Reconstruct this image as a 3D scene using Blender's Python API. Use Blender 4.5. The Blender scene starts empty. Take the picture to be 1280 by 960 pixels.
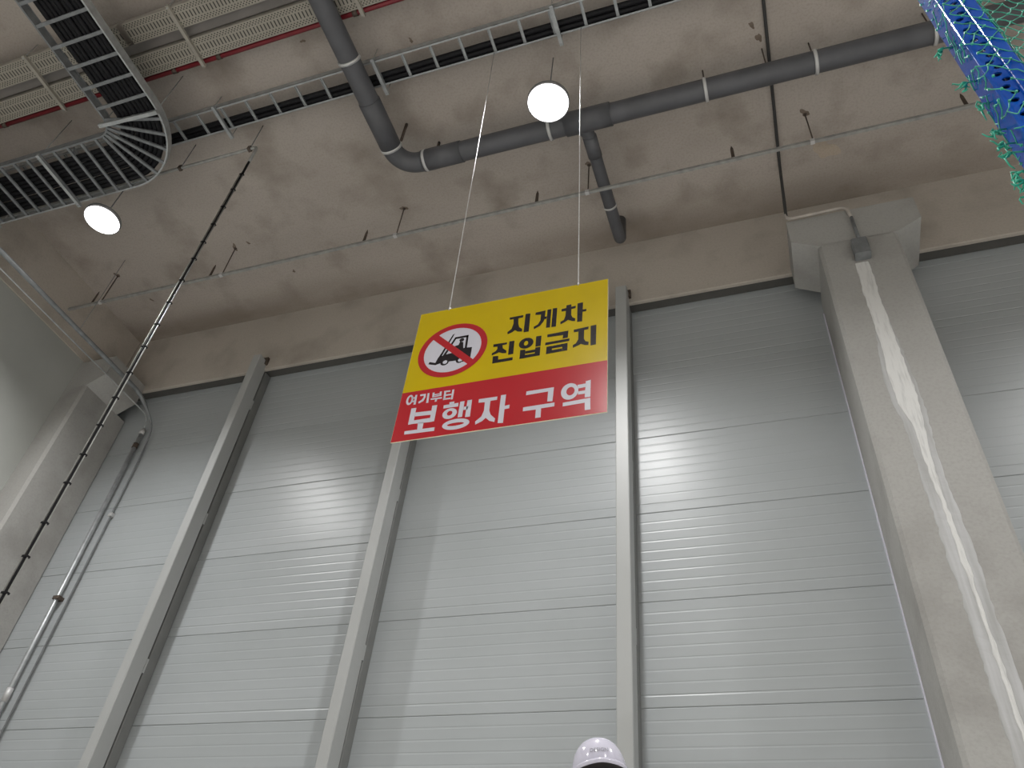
import bpy, bmesh, math, random
from mathutils import Vector, Matrix
random.seed(7)
S = bpy.context.scene
H = 0.85                       # camera height above the floor, metres

# ------------------------------------------------------------------ camera
cam_d = bpy.data.cameras.new('camera'); cam = bpy.data.objects.new('camera', cam_d)
S.collection.objects.link(cam); S.camera = cam
cam_d.sensor_width = 36.0; cam_d.lens = 36.0 * 992.5 / 1280.0; cam_d.clip_start = 0.05; cam_d.clip_end = 200
ya, pa, ra = math.radians(-22.696), math.radians(42.273), math.radians(6.665)
fwd = Vector((math.sin(ya)*math.cos(pa), math.cos(ya)*math.cos(pa), math.sin(pa)))
rt0 = Vector((math.cos(ya), -math.sin(ya), 0)); up0 = rt0.cross(fwd)
rt = rt0*math.cos(ra) + up0*math.sin(ra); up = -rt0*math.sin(ra) + up0*math.cos(ra)
cam.matrix_world = Matrix(((rt.x, up.x, -fwd.x, 0), (rt.y, up.y, -fwd.y, 0), (rt.z, up.z, -fwd.z, H), (0, 0, 0, 1)))

# ------------------------------------------------------------------ world, exposure
w = bpy.data.worlds.new('world'); S.world = w; w.use_nodes = True
w.node_tree.nodes['Background'].inputs[0].default_value = (0.6, 0.62, 0.65, 1)
w.node_tree.nodes['Background'].inputs[1].default_value = 0.02
S.view_settings.view_transform = 'Standard'; S.view_settings.look = 'None'
S.view_settings.gamma = 1.0; S.view_settings.use_curve_mapping = False
S.view_settings.exposure = -0.2
LAMP_W = 1500.0                # watts of every high-bay lamp of the hall
LAMP_ANGLE = 144.0             # beam angle of its reflector
LAMP_COL = (1.0, 0.995, 0.985)

# ------------------------------------------------------------------ materials
def mat(name, c1, c2=None, scale=3.0, rough=0.6, metal=0.0, bump=0.0, bscale=60.0, spec=0.5, stretch=None, r2=None, lo=0.35, hi=0.65, coat=0, roll=0):
    m = bpy.data.materials.new(name); m.use_nodes = True
    nt = m.node_tree; N = nt.nodes; L = nt.links; b = N['Principled BSDF']
    b.inputs['Roughness'].default_value = rough; b.inputs['Metallic'].default_value = metal
    b.inputs['Specular IOR Level'].default_value = spec; b.inputs['Coat Weight'].default_value = coat
    tc = N.new('ShaderNodeTexCoord'); mp = N.new('ShaderNodeMapping'); L.new(tc.outputs['Object'], mp.inputs[0])
    if stretch: mp.inputs['Scale'].default_value = stretch
    n = N.new('ShaderNodeTexNoise'); n.inputs['Scale'].default_value = scale; n.inputs['Detail'].default_value = 8
    L.new(mp.outputs[0], n.inputs['Vector'])
    r = N.new('ShaderNodeValToRGB'); r.color_ramp.elements[0].position = lo; r.color_ramp.elements[1].position = hi
    c2 = c2 or tuple(x*0.88 for x in c1)
    r.color_ramp.elements[0].color = (*c2, 1); r.color_ramp.elements[1].color = (*c1, 1)
    L.new(n.outputs[0], r.inputs[0]); L.new(r.outputs[0], b.inputs['Base Color'])
    if r2 is not None:
        mr = N.new('ShaderNodeMapRange'); mr.inputs[1].default_value = lo; mr.inputs[2].default_value = hi
        mr.inputs[3].default_value = r2; mr.inputs[4].default_value = rough
        L.new(n.outputs[0], mr.inputs[0]); L.new(mr.outputs[0], b.inputs['Roughness'])
    if bump:
        n2 = N.new('ShaderNodeTexNoise'); n2.inputs['Scale'].default_value = bscale; n2.inputs['Detail'].default_value = 6
        L.new(mp.outputs[0], n2.inputs['Vector'])
        bp = N.new('ShaderNodeBump'); bp.inputs['Strength'].default_value = bump; bp.inputs['Distance'].default_value = 0.01
        L.new(n2.outputs[0], bp.inputs['Height']); L.new(bp.outputs[0], b.inputs['Normal'])
    if roll:                                        # fine horizontal rolling marks in the sheet
        m3 = N.new('ShaderNodeMapping'); m3.inputs['Scale'].default_value = (0.15, 1, 45); L.new(tc.outputs['Object'], m3.inputs[0])
        n3 = N.new('ShaderNodeTexNoise'); n3.inputs['Scale'].default_value = 1.0; n3.inputs['Detail'].default_value = 4; L.new(m3.outputs[0], n3.inputs['Vector'])
        b3 = N.new('ShaderNodeBump'); b3.inputs['Strength'].default_value = roll; b3.inputs['Distance'].default_value = 0.006
        L.new(n3.outputs[0], b3.inputs['Height']); L.new(b3.outputs[0], b.inputs['Normal'])
    return m

def concrete(name, base, stain, dark, band=None):
    """cast concrete: large soft clouds, brown stains and pores"""
    m = bpy.data.materials.new(name); m.use_nodes = True
    nt = m.node_tree; N = nt.nodes; L = nt.links; b = N['Principled BSDF']
    b.inputs['Roughness'].default_value = 0.78; b.inputs['Specular IOR Level'].default_value = 0.3
    tc = N.new('ShaderNodeTexCoord')
    def noise(sc, det, lo, hi, st=(1, 1, 1)):
        mp = N.new('ShaderNodeMapping'); mp.inputs['Scale'].default_value = st; L.new(tc.outputs['Object'], mp.inputs[0])
        n = N.new('ShaderNodeTexNoise'); n.inputs['Scale'].default_value = sc; n.inputs['Detail'].default_value = det
        L.new(mp.outputs[0], n.inputs['Vector'])
        r = N.new('ShaderNodeMapRange'); r.inputs[1].default_value = lo; r.inputs[2].default_value = hi
        L.new(n.outputs[0], r.inputs[0]); return n, r
    def mixc(a, bcol, fac):
        x = N.new('ShaderNodeMix'); x.data_type = 'RGBA'
        if isinstance(a, tuple): x.inputs[6].default_value = (*a, 1)
        else: L.new(a, x.inputs[6])
        x.inputs[7].default_value = (*bcol, 1); L.new(fac, x.inputs[0]); return x.outputs[2]
    n1, f1 = noise(0.55, 9, 0.42, 0.72, (0.7, 1.3, 1)); f1.inputs[4].default_value = 0.55
    n2, f2 = noise(1.5, 12, 0.5, 0.78); f2.inputs[4].default_value = 0.7
    n3, f3 = noise(38, 4, 0.45, 0.8); f3.inputs[4].default_value = 0.3
    c = mixc(base, stain, f1.outputs[0]); c = mixc(c, dark, f2.outputs[0]); c = mixc(c, dark, f3.outputs[0])
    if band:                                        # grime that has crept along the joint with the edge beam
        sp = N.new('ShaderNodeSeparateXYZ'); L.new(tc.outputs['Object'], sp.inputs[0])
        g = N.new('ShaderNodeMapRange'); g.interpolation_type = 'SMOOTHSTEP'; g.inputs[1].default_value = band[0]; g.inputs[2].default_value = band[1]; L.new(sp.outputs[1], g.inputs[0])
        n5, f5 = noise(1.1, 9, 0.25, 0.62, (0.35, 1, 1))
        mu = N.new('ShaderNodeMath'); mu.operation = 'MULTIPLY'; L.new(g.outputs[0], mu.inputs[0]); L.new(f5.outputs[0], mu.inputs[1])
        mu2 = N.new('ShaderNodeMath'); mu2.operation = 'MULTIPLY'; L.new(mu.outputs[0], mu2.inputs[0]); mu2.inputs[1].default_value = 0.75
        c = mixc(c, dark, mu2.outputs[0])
    L.new(c, b.inputs['Base Color'])
    n4, f4 = noise(25, 8, 0, 1)
    bp = N.new('ShaderNodeBump'); bp.inputs['Strength'].default_value = 0.25; bp.inputs['Distance'].default_value = 0.01
    L.new(n4.outputs[0], bp.inputs['Height']); L.new(bp.outputs[0], b.inputs['Normal'])
    return m

def perforated(name):
    """cream steel with three rows of round holes on each side and a row of cross slots (holes too small to model)"""
    m = bpy.data.materials.new(name); m.use_nodes = True
    nt = m.node_tree; N = nt.nodes; L = nt.links; b = N['Principled BSDF']
    b.inputs['Roughness'].default_value = 0.55
    tc = N.new('ShaderNodeTexCoord'); sp = N.new('ShaderNodeSeparateXYZ'); L.new(tc.outputs['Object'], sp.inputs[0])
    def math_(op, a, c=None, d=None):
        x = N.new('ShaderNodeMath'); x.operation = op
        for i, v in enumerate((a, c, d)):
            if v is None: continue
            if isinstance(v, (int, float)): x.inputs[i].default_value = v
            else: L.new(v, x.inputs[i])
        return x.outputs[0]
    X, Y = sp.outputs[0], sp.outputs[1]
    def cell(v, p, off=0.0):                       # distance to the nearest multiple of p
        t = math_('ADD', v, off); t = math_('DIVIDE', t, p); t = math_('FRACT', t); t = math_('SUBTRACT', t, 0.5)
        return math_('MULTIPLY', math_('ABSOLUTE', t), p)
    yl = math_('ABSOLUTE', Y)                      # origin of the tray lies on its centre line
    # slots in the middle
    sl = math_('MULTIPLY', math_('LESS_THAN', cell(X, 0.045), 0.0075), math_('LESS_THAN', yl, 0.036))
    # round holes: rows at 0.062, 0.080, 0.098
    holes = None
    for k, yy in enumerate((0.060, 0.079, 0.098)):
        dx = cell(X, 0.04, 0.02*(k % 2)); dy = math_('SUBTRACT', yl, yy)
        d = math_('SQRT', math_('ADD', math_('MULTIPLY', dx, dx), math_('MULTIPLY', dy, dy)))
        h = math_('LESS_THAN', d, 0.0078); holes = h if holes is None else math_('MAXIMUM', holes, h)
    f = math_('MAXIMUM', sl, holes)
    n = N.new('ShaderNodeTexNoise'); n.inputs['Scale'].default_value = 2.0; n.inputs['Detail'].default_value = 6
    L.new(tc.outputs['Object'], n.inputs['Vector'])
    r = N.new('ShaderNodeValToRGB'); r.color_ramp.elements[0].color = (0.28, 0.262, 0.22, 1); r.color_ramp.elements[1].color = (0.37, 0.345, 0.295, 1)
    L.new(n.outputs[0], r.inputs[0])
    mx = N.new('ShaderNodeMix'); mx.data_type = 'RGBA'; mx.inputs[7].default_value = (0.04, 0.036, 0.03, 1)
    L.new(f, mx.inputs[0]); L.new(r.outputs[0], mx.inputs[6]); L.new(mx.outputs[2], b.inputs['Base Color'])
    return m

M = {}
M['panel'] = mat('panel_paint', (0.405, 0.430, 0.445), (0.375, 0.40, 0.412), 0.8, 0.35, spec=0.5, stretch=(0.5, 1, 2))
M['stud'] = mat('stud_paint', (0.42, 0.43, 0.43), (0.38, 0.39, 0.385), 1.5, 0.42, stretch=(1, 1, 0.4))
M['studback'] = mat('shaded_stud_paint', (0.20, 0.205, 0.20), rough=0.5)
M['gapshade'] = mat('gap_shade_colour', (0.10, 0.098, 0.092), rough=0.9)  # shade behind the edge beam, put in as a dark colour
M['slot'] = mat('dark_gap', (0.05, 0.05, 0.05), rough=0.9)
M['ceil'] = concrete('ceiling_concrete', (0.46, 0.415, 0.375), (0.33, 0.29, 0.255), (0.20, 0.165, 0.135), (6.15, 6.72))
M['beam'] = concrete('beam_concrete', (0.50, 0.455, 0.405), (0.40, 0.36, 0.315), (0.28, 0.245, 0.21))
M['column'] = concrete('column_concrete', (0.40, 0.395, 0.38), (0.32, 0.312, 0.298), (0.24, 0.23, 0.215))
M['wall'] = mat('wall_paint', (0.42, 0.43, 0.41), (0.37, 0.38, 0.36), 0.8, 0.6, bump=0.1)
M['floor'] = mat('floor_epoxy', (0.62, 0.60, 0.57), (0.54, 0.52, 0.49), 0.5, 0.35)
M['plaster'] = mat('white_plaster', (0.69, 0.69, 0.68), (0.55, 0.55, 0.545), 45.0, 0.8, bump=0.6, bscale=50, stretch=(1, 1, 0.1), lo=0.3, hi=0.5)
M['smear'] = mat('grey_plaster_smear', (0.52, 0.525, 0.535), (0.38, 0.38, 0.375), 16.0, 0.8, stretch=(1, 1, 0.07))
M['galv'] = mat('galvanised_steel', (0.52, 0.54, 0.55), (0.40, 0.42, 0.43), 12, 0.45, 0.6)
M['galvdark'] = mat('dull_galvanised_steel', (0.25, 0.265, 0.275), (0.19, 0.20, 0.21), 10, 0.55, 0.3)
M['conduit'] = mat('grey_conduit', (0.42, 0.42, 0.40), (0.30, 0.30, 0.29), 9, 0.5, 0.3)
M['cableblk'] = mat('black_cable_sheath', (0.009, 0.009, 0.011), (0.006, 0.006, 0.008), 20, 0.6, spec=0.25)
M['drain'] = mat('dark_grey_pipe', (0.105, 0.107, 0.118), (0.085, 0.087, 0.095), 4, 0.5)
M['strap'] = mat('pale_strap', (0.62, 0.62, 0.62), rough=0.5, metal=0.3)
M['red'] = mat('red_pipe_paint', (0.19, 0.014, 0.022), (0.15, 0.011, 0.017), 5, 0.45)
M['rust'] = mat('rusty_steel', (0.10, 0.075, 0.06), (0.06, 0.045, 0.035), 15, 0.8)
M['stain'] = mat('rust_stain', (0.20, 0.16, 0.13), (0.15, 0.115, 0.09), 9, 0.9)
M['patch'] = concrete('patched_concrete', (0.50, 0.43, 0.35), (0.36, 0.30, 0.24), (0.24, 0.19, 0.15))
M['cream'] = mat('cream_steel', (0.38, 0.355, 0.31), (0.31, 0.29, 0.25), 3, 0.5)
M['duct'] = mat('brown_grey_duct', (0.20, 0.185, 0.175), (0.16, 0.15, 0.14), 2, 0.5)
M['pale'] = mat('beige_conduit', (0.46, 0.42, 0.38), (0.36, 0.33, 0.30), 9, 0.5)
M['perf'] = perforated('perforated_cream_steel')
M['yellow'] = mat('yellow_print', (0.66, 0.49, 0.001), (0.63, 0.465, 0.001), 3, 0.22, spec=0.38)
M['redprint'] = mat('red_print', (0.52, 0.022, 0.032), (0.50, 0.02, 0.03), 3, 0.22, spec=0.38)
M['whiteprint'] = mat('white_print', (0.70, 0.70, 0.79), (0.68, 0.68, 0.77), 3, 0.22, spec=0.38)
M['blackprint'] = mat('black_print', (0.018, 0.014, 0.02), (0.015, 0.012, 0.016), 3, 0.22, spec=0.38)
M['boardedge'] = mat('board_edge', (0.78, 0.74, 0.55), rough=0.5)
M['cord'] = mat('white_cord', (0.80, 0.80, 0.80), (0.5, 0.5, 0.5), 200, 0.6)
M['blue'] = mat('blue_rack_paint', (0.002, 0.085, 0.47), (0.002, 0.06, 0.36), 6, 0.13, spec=0.45)
M['net'] = mat('green_twine', (0.03, 0.40, 0.26), (0.02, 0.26, 0.17), 30, 0.5)
M['lamphouse'] = mat('lamp_housing', (0.35, 0.35, 0.36), rough=0.4, metal=0.6)
M['helmet'] = mat('white_helmet_shell', (0.58, 0.565, 0.66), (0.56, 0.545, 0.64), 3, 0.14, coat=0.3)
M['liner'] = mat('black_liner', (0.015, 0.015, 0.017), rough=0.6)
M['mark'] = mat('grey_lettering', (0.30, 0.30, 0.34), rough=0.5)
M['skin'] = mat('skin', (0.62, 0.42, 0.32), (0.58, 0.38, 0.29), 14, 0.5)
M['jacket'] = mat('navy_jacket_cloth', (0.05, 0.06, 0.09), (0.035, 0.045, 0.07), 40, 0.85)
M['trouser'] = mat('grey_trouser_cloth', (0.09, 0.09, 0.10), (0.07, 0.07, 0.08), 40, 0.85)
M['shoe'] = mat('black_shoe', (0.02, 0.02, 0.02), rough=0.5)
M['eye'] = mat('eye_white', (0.8, 0.8, 0.8), rough=0.2)
def emit(name, col, s):
    m = bpy.data.materials.new(name); m.use_nodes = True; N = m.node_tree.nodes
    N['Principled BSDF'].inputs['Base Color'].default_value = (*col, 1)
    N['Principled BSDF'].inputs['Emission Color'].default_value = (*col, 1)
    N['Principled BSDF'].inputs['Emission Strength'].default_value = s
    return m
M['lens'] = emit('lit_lamp_lens', (1.0, 0.98, 0.96), 14.0)

# ------------------------------------------------------------------ mesh helpers
class MB:
    """collects world-space geometry (z measured from camera height), built as ONE mesh"""
    def __init__(s): s.v = []; s.f = []; s.smooth = []
    def add(s, vs, fs, sm=False):
        o = len(s.v); s.v += [Vector(v) for v in vs]; s.f += [tuple(i+o for i in f) for f in fs]; s.smooth += [sm]*len(fs); return s
    def box(s, x0, x1, y0, y1, z0, z1):
        return s.add([(x0,y0,z0),(x1,y0,z0),(x1,y1,z0),(x0,y1,z0),(x0,y0,z1),(x1,y0,z1),(x1,y1,z1),(x0,y1,z1)],
            [(0,3,2,1),(4,5,6,7),(0,1,5,4),(1,2,6,5),(2,3,7,6),(3,0,4,7)])
    def bbox(s, x0, x1, y0, y1, z0, z1, b=0.01):
        """box whose four upright edges are chamfered"""
        return s.prism([(x0+b,y0),(x1-b,y0),(x1,y0+b),(x1,y1-b),(x1-b,y1),(x0+b,y1),(x0,y1-b),(x0,y0+b)], z0, z1)
    def prism(s, pts, a0, a1, ax='z'):
        n = len(pts)
        def P(p, a): return {'z': (p[0], p[1], a), 'y': (p[0], a, p[1]), 'x': (a, p[0], p[1])}[ax]
        vs = [P(p, a0) for p in pts] + [P(p, a1) for p in pts]
        return s.add(vs, [tuple(range(n))[::-1], tuple(range(n, 2*n))] + [(i, (i+1) % n, (i+1) % n+n, i+n) for i in range(n)])
    def tube(s, path, r, n=10, cap=True, sm=True):
        P = [Vector(p) for p in path]; rs = r if isinstance(r, (list, tuple)) else [r]*len(P)
        t0 = (P[1]-P[0]).normalized(); ref = Vector((0, 0, 1)) if abs(t0.z) < 0.9 else Vector((1, 0, 0))
        u = (ref - t0*ref.dot(t0)).normalized(); vs = []
        for i, p in enumerate(P):
            if i == 0: t = P[1]-P[0]
            elif i == len(P)-1: t = P[-1]-P[-2]
            else: t = (P[i]-P[i-1]).normalized() + (P[i+1]-P[i]).normalized()
            t.normalize(); u = (u - t*u.dot(t)).normalized(); w_ = t.cross(u)
            vs += [p + (u*math.cos(2*math.pi*k/n) + w_*math.sin(2*math.pi*k/n))*rs[i] for k in range(n)]
        m = len(P)
        s.add(vs, [(i*n+k, i*n+(k+1) % n, (i+1)*n+(k+1) % n, (i+1)*n+k) for i in range(m-1) for k in range(n)], sm)
        if cap: s.add([vs[k] for k in range(n)], [tuple(range(n))[::-1]]); s.add([vs[(m-1)*n+k] for k in range(n)], [tuple(range(n))])
        return s
    def lathe(s, c, prof, n=32, sm=True, ax=None, close=False):
        """prof: (radius, height) pairs around the upright axis through c"""
        vs = [(c[0]+r*math.cos(2*math.pi*k/n), c[1]+r*math.sin(2*math.pi*k/n), c[2]+h) for r, h in prof for k in range(n)]
        return s.add(vs, [(i*n+k, i*n+(k+1) % n, (i+1)*n+(k+1) % n, (i+1)*n+k) for i in range(len(prof)-1) for k in range(n)], sm)
    def sweep(s, path, prof, sm=False, closed=True):
        """horizontal path of (x, y); prof: (offset to the left of travel, z) pairs"""
        n = len(prof); vs = []; m = len(path)
        for i, p in enumerate(path):
            a = path[max(i-1, 0)]; b = path[min(i+1, m-1)]
            t = Vector((b[0]-a[0], b[1]-a[1], 0)).normalized(); nrm = Vector((-t.y, t.x, 0))
            vs += [(p[0]+nrm.x*o, p[1]+nrm.y*o, z) for o, z in prof]
        kk = n if closed else n-1
        s.add(vs, [(i*n+k, i*n+(k+1) % n, (i+1)*n+(k+1) % n, (i+1)*n+k) for i in range(m-1) for k in range(kk)], sm)
        if closed: s.add([vs[k] for k in range(n)], [tuple(range(n))]); s.add([vs[(m-1)*n+k] for k in range(n)], [tuple(range(n))[::-1]])
        return s
    def build(s, name, m, parent=None, origin=None):
        """z of the collected geometry is relative to the camera height H"""
        o = Vector(origin) if origin else Vector(s.v[0])
        me = bpy.data.meshes.new(name); base = o
        me.from_pydata([tuple(v-base) for v in s.v], [], s.f)
        me.polygons.foreach_set('use_smooth', s.smooth); me.materials.append(m)
        bm = bmesh.new(); bm.from_mesh(me); bmesh.ops.remove_doubles(bm, verts=bm.verts, dist=1e-5)
        bmesh.ops.recalc_face_normals(bm, faces=bm.faces); bm.to_mesh(me); bm.free()
        me.update()
        ob = bpy.data.objects.new(name, me); S.collection.objects.link(ob)
        wl = Vector((o.x, o.y, o.z + H))
        if parent:
            ob.parent = parent; ob.location = wl - absloc(parent)
        else: ob.location = wl
        return ob
def absloc(o):
    l = Vector(o.location)
    while o.parent: o = o.parent; l += o.location
    return l
def tag(o, label=None, cat=None, group=None, kind=None):
    if label: o['label'] = label
    if cat: o['category'] = cat
    if group: o['group'] = group
    if kind: o['kind'] = kind
    return o
def thing(name, label, cat, loc, group=None):
    o = bpy.data.objects.new(name, None); S.collection.objects.link(o); o.empty_display_size = 0.1
    o.location = (loc[0], loc[1], loc[2]+H); return tag(o, label, cat, group)
def copy_tree(o, parent=None):
    c = o.copy(); S.collection.objects.link(c); c.parent = parent
    for ch in list(o.children): copy_tree(ch, c)
    return c
def arc(c, r, a0, a1, n):
    return [(c[0]+r*math.cos(math.radians(a0+(a1-a0)*i/n)), c[1]+r*math.sin(math.radians(a0+(a1-a0)*i/n))) for i in range(n+1)]
def bend(P, r, n=6):
    """polyline with rounded corners"""
    P = [Vector(p) for p in P]; out = [P[0]]
    for i in range(1, len(P)-1):
        a = (P[i-1]-P[i]).normalized(); b = (P[i+1]-P[i]).normalized(); p0 = P[i]+a*r; p1 = P[i]+b*r
        for k in range(n+1):
            t = k/n; out.append(p0*(1-t)**2 + P[i]*2*t*(1-t) + p1*t*t)
    out.append(P[-1]); return out

ZC, XL, XR, YB = 9.06, -9.76, 13.0, -17.0       # ceiling height over camera, left wall, right wall, rear wall
# ------------------------------------------------------------------ setting
tag(MB().box(XL-0.2, XR+0.2, YB-0.2, 7.4, -H-0.2, -H).build('floor', M['floor'], None, (0, 0, -H)), kind='structure')
tag(MB().box(XL-0.2, XR+0.2, YB-0.2, 7.4, ZC, ZC+0.25).build('ceiling', M['ceil'], None, (0, 0, ZC)), kind='structure')
tag(MB().box(XL-0.2, XL, YB, 7.0, -H, ZC).build('wall_left', M['wall'], None, (XL, 0, -H)), kind='structure')
tag(MB().box(XR, XR+0.2, YB, 7.0, -H, ZC).build('wall_right', M['wall'], None, (XR, 0, -H)), kind='structure')
tag(MB().box(XL, XR, YB-0.2, YB, -H, ZC).build('wall_front', M['wall'], None, (0, YB, -H)), kind='structure')
# back wall: sandwich panels, one metre high, fine horizontal ribs, recessed joints
wb = tag(MB().box(XL, XR, 7.07, 7.25, -H, ZC).build('wall_back', M['wall'], None, (0, 7.1, -H)), kind='structure')
PH = 1.008
def panel_prof():
    p = [(7.020, 0.0), (7.004, 0.002), (7.0, 0.009)]
    n = 9
    for k in range(1, n):
        zc = PH*k/n; d = 0.0012 if k not in (1,) else 0.003
        p += [(7.0, zc-0.013), (7.0+d, zc-0.005), (7.0+d, zc+0.003), (7.0, zc+0.009)]
    p += [(7.0, PH-0.009), (7.004, PH-0.002), (7.020, PH), (7.068, PH), (7.068, 0)]
    return p
pp = panel_prof()
pm = {}
for k in range(-4, 8):
    z0 = 2.693 + PH*k
    for bay, (a, b) in enumerate(((XL, 1.345), (1.355, XR))):
        if z0 + PH < -H: continue
        if z0 + PH > ZC or z0 < -H:                 # trimmed panel at floor and ceiling
            zz0 = max(z0, -H); zz1 = min(z0+PH, ZC)
            MB().box(a, b, 7.0, 7.068, zz0+0.003, zz1-0.003).build('panel', M['panel'], wb, (a, 7.0, zz0)); continue
        if bay not in pm:
            o = pm[bay] = MB().prism([(y, z) for y, z in pp], a, b, 'x').build('panel', M['panel'], wb, (a, 7.0, 0))
        else:
            o = pm[bay].copy(); S.collection.objects.link(o)
        o.location = Vector((a, 7.0, z0+H)) - absloc(wb)
# ring beam under the ceiling in front of the panels
bm_ = MB().prism([(6.8, 7.83), (6.81, 7.82), (6.85, 7.82), (6.85, ZC), (6.8, ZC)], XL, XR, 'x').build('concrete_beam', M['beam'], None, (0, 6.8, 7.82))
tag(bm_, 'long beige concrete edge beam running under the ceiling above the grey panels', 'beam')
MB().box(XL, XR, 6.851, 6.999, 7.845, 7.885).build('gap_shade_strip', M['gapshade'], bm_, (0, 6.9, 7.86))  # added dark strip standing in for the shade between beam and panels
lb = MB().prism([(XL, 7.97), (XL+0.018, 7.97), (XL+0.02, 7.975), (XL+0.02, ZC), (XL, ZC)], YB, 6.79, 'y').build('concrete_beam', M['beam'], None, (XL, 0, 7.97))
tag(lb, 'beige concrete edge beam along the top of the left wall above the grey conduit', 'beam')

ceil_ = bpy.data.objects['ceiling']
rs = random.Random(11)
def blob(x, y, rad, m, nm, sq=1.0, rot=0.0):
    n = 22; ph = [rs.uniform(0, 6.28) for _ in range(4)]
    P = []
    for k in range(n):
        t_ = 2*math.pi*k/n; q = rad*(1+0.25*math.sin(2*t_+ph[0])+0.18*math.sin(3*t_+ph[1])+0.12*math.sin(5*t_+ph[2]))
        u, v = q*math.cos(t_), q*sq*math.sin(t_)
        P.append((x+u*math.cos(rot)-v*math.sin(rot), y+u*math.sin(rot)+v*math.cos(rot)))
    MB().prism(P, ZC-0.002, ZC+0.004).build(nm, m, ceil_, (x, y, ZC))
for x, y, q in ((-9.12, 5.42, .05), (-6.95, 5.42, .055), (-4.19, 5.43, .05), (-1.56, 5.42, .045), (1.09, 5.42, .06), (-6.70, 5.40, .03), (0.66, 4.36, .05), (0.60, 4.2, .04), (-8.9, 6.0, .03), (-6.3, 6.05, .03), (-4.4, 2.95, .03), (-3.15, 3.3, .03)):
    blob(x, y, q, M['stain'], 'rust_stain', 0.6, rs.uniform(0, 3))
blob(1.30, 5.98, 0.15, M['patch'], 'repair_patch', 0.8, 0.3)
# ------------------------------------------------------------------ concrete columns with corbelled heads
def column(xl, xr, label, side):
    yf = 6.1; t = thing('concrete_column', label, 'column', ((xl+xr)/2, 6.5, -H))
    c = 0.035
    a = xl if side != 'r' else xl
    pts = [(xl+c, yf), (xr-c, yf), (xr, yf+c), (xr, 6.985), (xl, 6.985), (xl, yf+c)]
    if xl <= XL+0.001: pts = [(xl, yf), (xr-c, yf), (xr, yf+c), (xr, 6.985), (xl, 6.985)]
    MB().prism(pts, -H, 7.395).build('shaft', M['column'], t, ((xl+xr)/2, 6.5, -H))
    h = MB()
    L4 = [(xl-0.265, 7.93), (xl-0.265, 7.55), (xl, 7.39)] if xl > XL+0.001 else [(xl, 7.93), (xl, 7.39)]
    h.prism((L4 + [(xr, 7.39), (xr+0.28, 7.56), (xr+0.28, 7.93)])[::-1], yf, 6.8, 'y')
    h.build('corbel', M['column'], t, (xr, yf, 7.39))
    return t
cr = column(0.935, 1.75, 'wide grey concrete column on the right with a white plaster streak down it', '')
column(XL, -9.37, 'half hidden concrete column standing in the far left corner', 'l')
# the plastered chase: left and right outlines (x, z) on the column face
PL = [(1.245,6.98),(1.243,6.72),(1.232,6.5),(1.236,6.28),(1.239,5.99),(1.234,5.65),(1.215,5.24),(1.226,4.99),(1.280,4.74),(1.285,4.48),(1.287,4.22),(1.297,3.98),(1.305,3.71),(1.306,3.39),(1.312,3.25),(1.320,3.15),(1.314,2.93),(1.315,2.57),(1.316,2.29),(1.321,2.04),(1.318,1.5),(1.322,0.8),(1.318,0.0),(1.32,-0.84)]
PR = [(1.380,6.98),(1.384,6.74),(1.376,6.5),(1.377,6.30),(1.386,6.06),(1.386,5.73),(1.401,5.30),(1.402,5.08),(1.396,4.90),(1.377,4.68),(1.357,4.38),(1.345,4.21),(1.345,3.97),(1.352,3.67),(1.361,3.45),(1.358,3.28),(1.351,3.11),(1.350,2.86),(1.364,2.62),(1.361,2.35),(1.362,1.6),(1.360,0.9),(1.363,0.1),(1.36,-0.84)]
def strip(Lp, Rp, y0, y1, jit):
    """jagged raised strip: front outline rows with random ragged edges, and side faces"""
    mb = MB(); rows = []; N_ = 130
    def at(P, z):
        for (xa, za), (xb, zb) in zip(P, P[1:]):
            if zb <= z <= za: return xa + (xb-xa)*(za-z)/(za-zb+1e-9)
        return P[-1][0]
    z0, z1 = Lp[0][1], Lp[-1][1]
    for i in range(N_+1):
        z = z0 + (z1-z0)*i/N_
        a = at(Lp, z)+random.uniform(-jit, jit); b = at(Rp, z)+random.uniform(-jit, jit); mid = (a+b)/2
        yy = y0 - random.uniform(0, 0.004)
        rows.append([(a, y1, z), (a+0.006, y0, z), (mid, yy, z), (b-0.006, y0, z), (b, y1, z)])
    vs = [p for r in rows for p in r]; fs = [(i*5+k, i*5+k+1, (i+1)*5+k+1, (i+1)*5+k) for i in range(N_) for k in range(4)]
    return mb.add(vs, fs)
ps = strip(PL, PR, 6.092, 6.1005, 0.006).build('plaster_streak', M['plaster'], cr, (1.31, 6.1, 5)); tag(ps, 'ragged white plaster streak')
SL = [(x-0.035-0.05*max(0, min(1, (5.6-z)/2)), z) for x, z in PL[4:]]; SR = [(x+0.02+0.05*max(0, min(1, (5.6-z)/2)), z) for x, z in PR[4:]]
SL[0] = (1.24, SL[0][1]); SR[0] = (1.385, SR[0][1])
ps = strip(SL, SR, 6.0975, 6.1008, 0.008).build('plaster_smear', M['smear'], cr, (1.31, 6.1, 4)); tag(ps, 'thin grey smear of plaster beside the streak')
MB().box(0.922, 0.934, 6.965, 7.0, -H, 7.2).build('sealant_strip', M['whiteprint'], cr, (0.93, 6.98, -H))
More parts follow.
